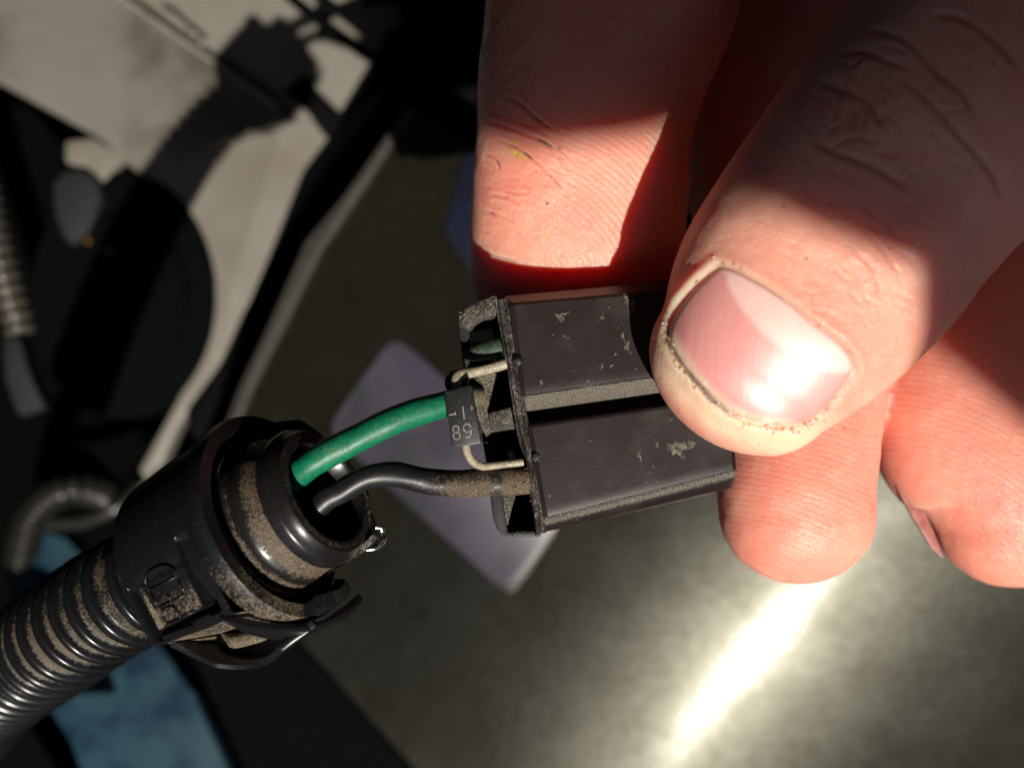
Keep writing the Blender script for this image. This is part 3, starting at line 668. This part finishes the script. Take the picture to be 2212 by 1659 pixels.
# ------------------------------------------------------------------ diode
dio = empty('diode', 'small black rectangular diode with white print bridging the two wires', 'diode')
prism('diode_body', [(960, 846), (1018, 832), (1040, 958), (976, 968)], .62, .05, M['diode'], dio, bev=.035, dust=.36, taper=-.02)
def printed(strokes, ox, oy, sx, sy, w=.012, rot=-0.12, name='printed_mark'):
    V = []; F = []; c, s_ = math.cos(rot), math.sin(rot)
    for S in strokes:
        Q = [(ox + (x * sx) * c - (-y * sy) * s_, oy + (x * sx) * s_ + (-y * sy) * c) for x, y in S]
        P = crom(Q, 6) if len(Q) > 2 else np.array(Q, float)
        T = np.gradient(P, axis=0); T /= np.linalg.norm(T, axis=1)[:, None]; Nn = np.stack([-T[:, 1], T[:, 0]], 1); b = len(V)
        for i in range(len(P)):
            ww = w * 100 * (.8 + .4 * random.random())
            for zz in (.619, .627):
                for sg in (-1, 1): q = P[i] + Nn[i] * sg * ww; V.append(W(q[0], q[1], zz))
        for i in range(len(P) - 1):
            a, e = b + 4 * i, b + 4 * (i + 1)
            for u, v in ((0, 1), (1, 3), (3, 2), (2, 0)): F.append((a + u, a + v, e + v, e + u))
        F.append((b, b + 1, b + 3, b + 2)); e = b + 4 * (len(P) - 1); F.append((e, e + 2, e + 3, e + 1))
    return mk(name, V, F, M['print'], dio, smooth=False)
circ = lambda cx, cy, rx, ry, n=12, a0=0, a1=360: [(cx + rx * math.cos(math.radians(a0 + (a1 - a0) * i / n)), cy + ry * math.sin(math.radians(a0 + (a1 - a0) * i / n))) for i in range(n + 1)]
printed([circ(.5, .72, .36, .26), circ(.5, .25, .44, .27)], 979, 950, 17, 30)
printed([circ(.5, .68, .42, .3), [(.92, .68), (.9, .35), (.75, .08), (.4, 0), (.15, .05)]], 1002, 946, 19, 30)
printed([[(0, 0), (0, 1)]], 1003, 906, 18, 28)
printed([[(0, 0), (.6, .1)], [(.6, .1), (.75, .3)], [(.75, -.1), (.8, .5)]], 970, 897, 18, 12)
printed([[(0, 0), (.5, 0), (.7, .2)], [(.3, -.5), (.3, .6)]], 1016, 882, 8, 9)
tube('diode_lead', [W(1006, 952, .3), W(1007, 968, .3), W(1011, 982, .22), W(1022, 998, .12), W(1040, 1007, .05), W(1062, 1006, .02), W(1095, 1002, 0), W(1130, 998, -.05)], .085, M['lead'], dio, seg=18, rough=.08, dust=.62)
tube('diode_lead', [W(990, 850, .3), W(985, 828, .3), W(990, 812, .2), W(1012, 806, .05), W(1040, 800, -.02), W(1066, 794, -.05), W(1092, 786, -.1)], [.11, .11, .12, .12, .115, .11, .12], M['lead'], dio, seg=18, rough=.1, dust=.5)
prism('lead_shade', [(962, 846), (958, 820), (972, 800), (1010, 796), (1014, 832)], .2, -.3, M['cage'], dio, bev=.12, dust=.1)  # dark block fills in the shaded bend of the upper lead

# ------------------------------------------------------------------ hand
def finger(rows, seg=56, ex=2.25, n=10):
    """rows: px, py, z, halfwidth(px), halfthick(units). last row = tip side. rounded end is added."""
    P = []
    for (x, y, z, w, h) in rows:
        p = W(x, y, z); P.append((*p, w * K(z), h))
    A = crom(P, n)
    # rounded tip
    C = A[:, :3]; e = A[-1]; Td = C[-1] - C[-3]; Td /= np.linalg.norm(Td); L = rows_tip
    capr = []
    for q in np.linspace(0.08, 1, 12):
        a = q * math.pi / 2; capr.append([*(e[:3] + Td * L * math.sin(a)), e[3] * math.cos(a) + 1e-3, e[4] * math.cos(a) + 1e-3])
    A = np.vstack([A, capr]); C = A[:, :3]; nmain = len(A) - 12
    T, S, N = frames(C); T[nmain:] = Td; S[nmain:] = S[nmain - 2]; N[nmain:] = N[nmain - 2]
    out = []
    for i in range(len(A)):
        row = []
        for j in range(seg):
            a = 2 * math.pi * j / seg; c, s_ = math.cos(a), math.sin(a)
            row.append(Vector(C[i] + S[i] * A[i, 3] * np.sign(c) * abs(c) ** (2 / ex) + N[i] * A[i, 4] * np.sign(s_) * abs(s_) ** (2 / ex)))
        out.append(row)
    return loft_rows(out, True)
HV = []; HF = []
def addpart(vf):
    b = len(HV); HV.extend(vf[0]); HF.extend([tuple(b + q for q in f) for f in vf[1]])
rows_tip = 1.6   # thumb
addpart(finger([(2560, -330, -2.2, 420, 3.2), (2330, -70, -.6, 385, 2.6), (2140, 130, .7, 345, 2.15), (2010, 275, 1.2, 312, 2.0), (1900, 405, 1.25, 298, 1.85), (1800, 540, 1.15, 292, 1.8), (1710, 655, 1.05, 276, 1.72), (1640, 750, .95, 240, 1.6), (1600, 800, .85, 212, 1.48)], ex=2.15))
rows_tip = 1.5   # index, pad toward the camera
addpart(finger([(1420, -420, -4.4, 300, 2.6), (1360, -200, -3.6, 285, 2.3), (1320, 0, -3.1, 272, 2.1), (1275, 180, -2.75, 243, 2.0), (1262, 300, -2.6, 232, 1.95), (1252, 430, -2.75, 233, 1.95), (1245, 545, -3.0, 228, 1.9), (1245, 660, -3.5, 214, 1.75), (1262, 800, -4.1, 180, 1.5)], ex=2.2))
rows_tip = 1.75  # middle
addpart(finger([(1900, -200, -7.0, 300, 2.4), (1745, 200, -5.8, 270, 2.2), (1725, 500, -4.7, 225, 2.0), (1738, 760, -3.6, 180, 1.8), (1725, 930, -3.0, 170, 1.65), (1718, 1040, -2.75, 167, 1.6), (1720, 1105, -2.7, 165, 1.55)], ex=2.1))
rows_tip = 1.9   # ring
addpart(finger([(2560, -100, -7.5, 300, 2.4), (2400, 300, -6.3, 280, 2.3), (2270, 640, -5.0, 275, 2.1), (2150, 860, -4.0, 285, 1.95), (2132, 955, -3.6, 242, 1.85), (2166, 1045, -3.4, 190, 1.75), (2180, 1105, -3.4, 164, 1.65)], ex=2.1))
rows_tip = 1.7   # little finger, outside the frame
addpart(finger([(2800, 0, -7.5, 250, 2.0), (2680, 500, -6.0, 210, 1.7), (2600, 800, -5.0, 190, 1.6), (2560, 1000, -4.5, 165, 1.4)], ex=2.1))
rows_tip = 3.0   # palm and wrist
addpart(finger([(3500, -1500, -9, 700, 3.6), (3000, -900, -9, 760, 3.8), (2500, -300, -8.8, 800, 3.6), (2180, 120, -8.6, 620, 3.0), (2060, 380, -8.4, 420, 2.4)], ex=2.3, n=8))
tmp = bpy.data.meshes.new('tmp'); tmp.from_pydata([tuple(v) for v in HV], [], HF)
bm = bmesh.new(); bm.from_mesh(tmp); bmesh.ops.recalc_face_normals(bm, faces=bm.faces); bm.to_mesh(tmp); bm.free()
to = link(bpy.data.objects.new('tmp', tmp))
md = to.modifiers.new('r', 'REMESH'); md.mode = 'VOXEL'; md.voxel_size = 0.075
ms = to.modifiers.new('s', 'SMOOTH'); ms.factor = 0.5; ms.iterations = 14
dg = bpy.context.evaluated_depsgraph_get(); ev = to.evaluated_get(dg); em = bpy.data.meshes.new_from_object(ev)
bpy.data.objects.remove(to)
# drop what lies far outside the frame, then refine
bm = bmesh.new(); bm.from_mesh(em)
sel = []
for f in bm.faces:
    c = f.calc_center_median(); k = D / (D - c.z); px = 1106 + c.x * k * 100; py = 829.5 - c.y * k * 100
    if -60 < py < 1330 and 980 < px < 2300 and f.normal.z > -0.25 and c.z > -5.5: sel.append(f)
edges = list({e for f in sel for e in f.edges})
bmesh.ops.subdivide_edges(bm, edges=edges, cuts=1, use_grid_fill=True)
bmesh.ops.triangulate(bm, faces=[f for f in bm.faces if len(f.verts) > 4])
bm.to_mesh(em); bm.free()
nv = len(em.vertices); co = np.empty(nv * 3, np.float32); em.vertices.foreach_get('co', co); co = co.reshape(-1, 3).astype(float)
no = np.empty(nv * 3, np.float32); em.vertices.foreach_get('normal', no); no = no.reshape(-1, 3).astype(float)
kz = D / (D - co[:, 2]); PX = 1106 + co[:, 0] * kz * 100; PY = 829.5 - co[:, 1] * kz * 100
face_up = np.clip((no[:, 2] - 0.0) / 0.3, 0, 1)
NAIL = [(1553, 573), (1592, 585), (1680, 636), (1754, 695), (1818, 744), (1847, 788), (1840, 815), (1803, 862), (1778, 891), (1729, 918), (1680, 923), (1621, 911), (1563, 882), (1499, 818), (1455, 759), (1440, 725), (1450, 685), (1484, 636), (1523, 597)]
NAILs = [tuple(p) for p in crom(NAIL + [NAIL[0]], 5)[:-1]]
Z = co[:, 2]
th_m = (Z > -0.2) & (PX > 1380)           # thumb
# nail bed raycast before sculpting
bvh = BVHTree.FromPolygons([Vector(c) for c in co], [tuple(p.vertices) for p in em.polygons])
def hit(px, py):
    o = Vector((0, 0, D)); d = (W(px, py, 0) - o).normalized(); h = bvh.ray_cast(o, d); return h[0], h[1]
disp = np.zeros(nv); fold = np.zeros(nv); dirt = np.zeros(nv); red = np.zeros(nv); wrk = np.zeros(nv); phs = np.zeros(nv); amt = np.zeros(nv)
dn_, arg = seg_dist(PX, PY, NAILs, True); ins = inside(PX, PY, NAILs)
sd_ = np.where(ins, -dn_, dn_)
far = np.clip((PX * -.5 + PY * .87 - 40 - (1640 * -.5 + 740 * .87)) / 120, 0, 1)      # free-edge side
m = th_m * face_up
lft = np.clip((1560 - PX) / 60, 0, 1) * np.clip((800 - PY) / 80, 0, 1)
disp += m * np.where(sd_ < 0, -0.06 * np.clip(-sd_ / 10, 0, 1), 0)
disp += m * (0.03 * np.exp(-((sd_ - 15) / 13) ** 2) * (1 + 1.2 * lft) - (0.03 + .05 * lft + .03 * far) * np.exp(-((sd_ - 1) / 5) ** 2))
dirt += m * (0.5 * np.exp(-((sd_ - 2) / 5) ** 2) * (0.1 + .8 * np.clip((1600 - PX) / 100, 0, 1) * far + .45 * lft + .2 * far) )
dirt += m * 0.3 * np.exp(-((sd_ - 14) / 16) ** 2) * far * (PX < 1600)
def crease(P, w, d, mask, dirty=0.0, bulge=0.5, dark=0.0):
    P2 = crom(P, 6); g = w * 6 + 12
    k = np.nonzero((mask > 0) & (PX > P2[:, 0].min() - g) & (PX < P2[:, 0].max() + g) & (PY > P2[:, 1].min() - g) & (PY < P2[:, 1].max() + g))[0]
    if not len(k): return
    dd, a = seg_dist(PX[k], PY[k], P2); mk_ = mask[k]
    taper = np.clip(np.minimum(a, 1 - a) * 6, 0, 1)
    disp[k] += mk_ * taper * (-d * np.exp(-(dd / w) ** 2) + bulge * d * np.exp(-((dd - 2.4 * w) / (1.4 * w)) ** 2))
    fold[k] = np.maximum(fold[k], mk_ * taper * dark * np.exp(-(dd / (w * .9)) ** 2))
    dirt[k] += mk_ * taper * dirty * np.exp(-(dd / max(w * .8, 3.6)) ** 2)
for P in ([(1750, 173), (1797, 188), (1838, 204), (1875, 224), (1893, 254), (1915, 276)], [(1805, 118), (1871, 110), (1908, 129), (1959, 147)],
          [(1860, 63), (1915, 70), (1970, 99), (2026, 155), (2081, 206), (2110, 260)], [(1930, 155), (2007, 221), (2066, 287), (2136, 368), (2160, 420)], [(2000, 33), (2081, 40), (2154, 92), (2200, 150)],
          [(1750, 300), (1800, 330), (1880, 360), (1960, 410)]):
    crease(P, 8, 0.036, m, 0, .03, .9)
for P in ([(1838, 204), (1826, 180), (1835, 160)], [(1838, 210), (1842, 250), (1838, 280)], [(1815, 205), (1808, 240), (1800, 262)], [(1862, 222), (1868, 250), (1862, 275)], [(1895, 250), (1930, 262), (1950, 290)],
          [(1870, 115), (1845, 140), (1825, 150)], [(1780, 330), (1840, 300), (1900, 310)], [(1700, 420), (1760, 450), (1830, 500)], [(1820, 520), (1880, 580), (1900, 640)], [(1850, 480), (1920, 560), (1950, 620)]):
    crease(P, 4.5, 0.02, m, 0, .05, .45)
kx = [(1830, 215), (1960, 170), (2050, 300), (1790, 330), (1900, 420)]
for q in range(70):
    cx, cy = random.choice(kx); cx += random.uniform(-90, 90); cy += random.uniform(-90, 90); L_ = random.uniform(20, 75); an = math.radians(random.gauss(38, 22))
    if q % 5 == 0: an += math.radians(80); L_ *= .5
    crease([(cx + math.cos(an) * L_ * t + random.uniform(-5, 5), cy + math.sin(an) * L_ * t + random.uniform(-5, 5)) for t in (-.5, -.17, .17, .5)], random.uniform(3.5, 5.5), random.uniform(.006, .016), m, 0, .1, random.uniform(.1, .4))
for q in range(60):
    cx, cy = random.uniform(1600, 1990), random.uniform(420, 700); L_ = random.uniform(15, 50); an = math.radians(random.gauss(40, 15))
    crease([(cx + math.cos(an) * L_ * t + random.uniform(-3, 3), cy + math.sin(an) * L_ * t + random.uniform(-3, 3)) for t in (-.5, 0, .5)], 4, random.uniform(.006, .014), m * (sd_ > 14), 0, .3)
ix = (PX < 1640) & (Z < -0.3); mi = ix * face_up
for P, w, d, q in (([(1050, 262), (1072, 268), (1130, 287), (1177, 310), (1200, 334), (1231, 372)], 4, .05, .38), ([(1092, 206), (1130, 229), (1169, 264), (1196, 283)], 4, .04, .45), ([(1041, 543), (1075, 556), (1111, 566)], 4, .03, .45),
                   ([(1060, 300), (1120, 322), (1180, 372), (1225, 420)], 3.5, .03, .45), ([(1050, 420), (1090, 425), (1120, 440)], 3.5, .03, .36), ([(1045, 455), (1090, 470), (1105, 480)], 3, .025, .34), ([(1080, 410), (1112, 418), (1140, 418)], 3, .02, .36),
                   ([(1160, 300), (1200, 320), (1240, 350)], 3, .02, .4), ([(1045, 330), (1070, 345), (1080, 365)], 3, .02, .5)):
    crease(P, w, d, mi, q)
for q in range(75):
    cx, cy = random.uniform(1040, 1215), random.uniform(225, 520); L_ = random.uniform(10, 38); an = math.radians(random.gauss(28, 18))
    crease([(cx + math.cos(an) * L_ * t + random.uniform(-3, 3), cy + math.sin(an) * L_ * t + random.uniform(-3, 3)) for t in (-.5, 0, .5)], 3.2, .012, mi, random.uniform(.04, .20) * min(1, (1235 - cx) / 120), .1)
wrk += mi * np.clip((1185 - PX) / 130, 0, 1) * np.clip((330 - PY) / 200, 0.15, 1) * 1.1
dirt += mi * .22 * np.exp(-(((PX - 1170) / 40) ** 2 + ((PY - 165) / 25) ** 2))
# ridge directions: concentric arcs
r = np.hypot((PX - 1085), (PY - 660) * 1.0); phs = np.where(ix, r * 2 * math.pi / 13.5, phs)
amt = np.where(ix, 1.5 * face_up * np.clip((PX - 1090) / 120, .15, 1) * np.clip((PY - 210) / 90, 0, 1), amt)
mid = (Z < -0.4) & (PX > 1480) & (PX < 1890) & (PY > 780)
r = np.hypot((PX - 1500) * .75, (PY - 1500)); phs = np.where(mid, r * 2 * math.pi / 12.5, phs); amt = np.where(mid, face_up * .75, amt)
rg = (Z < -0.4) & (PX >= 1890) & (PY > 700)
r = np.hypot((PX - 1900), (PY - 1500) * .9); phs = np.where(rg, r * 2 * math.pi / 12.5, phs); amt = np.where(rg, face_up * .75, amt)
red += np.where(Z < -0.4, .75, 0.0) + np.where(th_m, .25 * np.exp(-((sd_ - 60) / 60) ** 2) + .15, 0)
red = np.clip(red, 0, 1)
pale = np.clip(th_m * far * np.clip(1.25 - np.abs(sd_ - 20) / 45, 0, 1), 0, .75) * (sd_ > 0)
stn = mi * .75 * (np.exp(-(((PX - 1118) / 32) ** 2 + ((PY - 335 - (PX - 1118) * .25) / 14) ** 2) ** 2) + np.exp(-(((PX - 1110) / 14) ** 2 + ((PY - 308) / 9) ** 2) ** 2))
# low frequency unevenness
for i in range(nv):
    if face_up[i] > 0 and -100 < PY[i] < 1350 and PX[i] < 2300:
        v = Vector(co[i]); disp[i] += .035 * mnoise.noise(v * .8) + .014 * mnoise.noise(v * 2.7)
co2 = co + no * disp[:, None]
em.vertices.foreach_set('co', co2.astype(np.float32).ravel())
for k, a in (('ridge_phase', phs), ('ridge_amount', amt), ('dirt', dirt), ('redness', red), ('wrinkle', wrk), ('stain', stn), ('fold', fold), ('pale', pale)):
    at = em.attributes.new(k, 'FLOAT', 'POINT'); at.data.foreach_set('value', a.astype(np.float32))
em.materials.clear(); em.materials.append(M['skin']); em.polygons.foreach_set('use_smooth', [True] * len(em.polygons)); em.update()
per = empty('person', 'bare grimy hand pinching the connector between thumb and fingers', 'person')
em.name = 'hand'; link(bpy.data.objects.new('hand', em), per)
# thumb nail laid over its bed
def nail(name, outline, raise_, lun_f, parent, thick=.05, inset=.985):
    P = np.array(outline); c = P.mean(0); R = 26; V = []; F = []; lun = []; fe = []; m_ = len(P)
    for k in range(R + 1):
        f = k / R
        for j in range(m_):
            q = c + (P[j] - c) * f * inset
            h, nn = hit(*q)
            e = 1 - f; up = raise_ * (1 - f ** 4) + .0 - .035 * (f > .99)
            V.append(h + nn * up if h else Vector((0, 0, 0))); a, b = lun_f(q[0], q[1]); lun.append(a); fe.append(b)
    for k in range(R):
        for j in range(m_): F.append((k * m_ + j, k * m_ + (j + 1) % m_, (k + 1) * m_ + (j + 1) % m_, (k + 1) * m_ + j))
    b0 = len(V)
    for j in range(m_): V.append(V[R * m_ + j] - Vector((0, 0, thick))); lun.append(0); fe.append(.6)
    for j in range(m_): F.append((R * m_ + j, R * m_ + (j + 1) % m_, b0 + (j + 1) % m_, b0 + j))
    return mk(name, V, F, M['nail'], parent, attrs={'lunula': lun, 'free_edge': fe})
def lf(x, y):
    # distance from proximal edge toward the tip
    d, _ = seg_dist(np.array([x]), np.array([y]), [(1568, 560), (1640, 605), (1754, 690), (1850, 780)]); d = float(d[0])
    lat = (x - 1568) * .82 + (y - 600) * .57
    lim = 26 + 62 * math.sin(min(max(lat / 330, 0), 1) * math.pi) ** .6
    a = min(max((lim - d) / 14 + .5, 0), 1) * .7
    e, _ = seg_dist(np.array([x]), np.array([y]), [(1440, 730), (1499, 820), (1563, 884), (1621, 913), (1700, 926)]); b = min(max((26 - float(e[0])) / 12, 0), 1) * .85
    return a, b
nail('thumb_nail', NAILs, 0.05, lf, per)

# edge of the ring finger's nail, seen from the side
prism('finger_nail', rounded([(1930, 1036), (1952, 1040), (1992, 1095), (2018, 1150), (2040, 1208), (2012, 1182), (1976, 1124), (1950, 1078)], 8, 4), -3.25, -3.37, M['nailshade'], per, bev=.03)

# dry skin flecks and grime around the thumb nail
V = []; F = []
for k in range(150):
    j = random.randrange(len(NAILs)); x, y = NAILs[j]; cxn, cyn = 1650, 755
    free = (x * -.5 + y * .87) > (1640 * -.5 + 740 * .87 + 45)
    if not free and random.random() < .85: continue
    f = 1 + random.gauss(.03, .035); px, py = cxn + (x - cxn) * f, cyn + (y - cyn) * f
    h, nn = hit(px, py)
    if h is None: continue
    r = random.uniform(.012, .04); a = random.uniform(0, 6.28); b = len(V); up = nn * .035
    t1 = Vector((math.cos(a), math.sin(a), 0)); t2 = nn.cross(t1)
    for q in range(5): V.append(h + up + (t1 * math.cos(q * 1.257) * r * 1.8 + t2 * math.sin(q * 1.257) * r * .6) * random.uniform(.6, 1.2) + nn * random.uniform(-.01, .02))
    V.append(h + up - nn * .02); F += [(b + q, b + (q + 1) % 5, b + 5) for q in range(5)] + [tuple(range(b, b + 5))]
g = mk('dry_skin', V, F, simple('dry_skin', (0.62, 0.46, 0.36), 0.7, scale=5, col2=(0.40, 0.27, 0.20), t=(.45, .55)), per, smooth=False); g['kind'] = 'stuff'
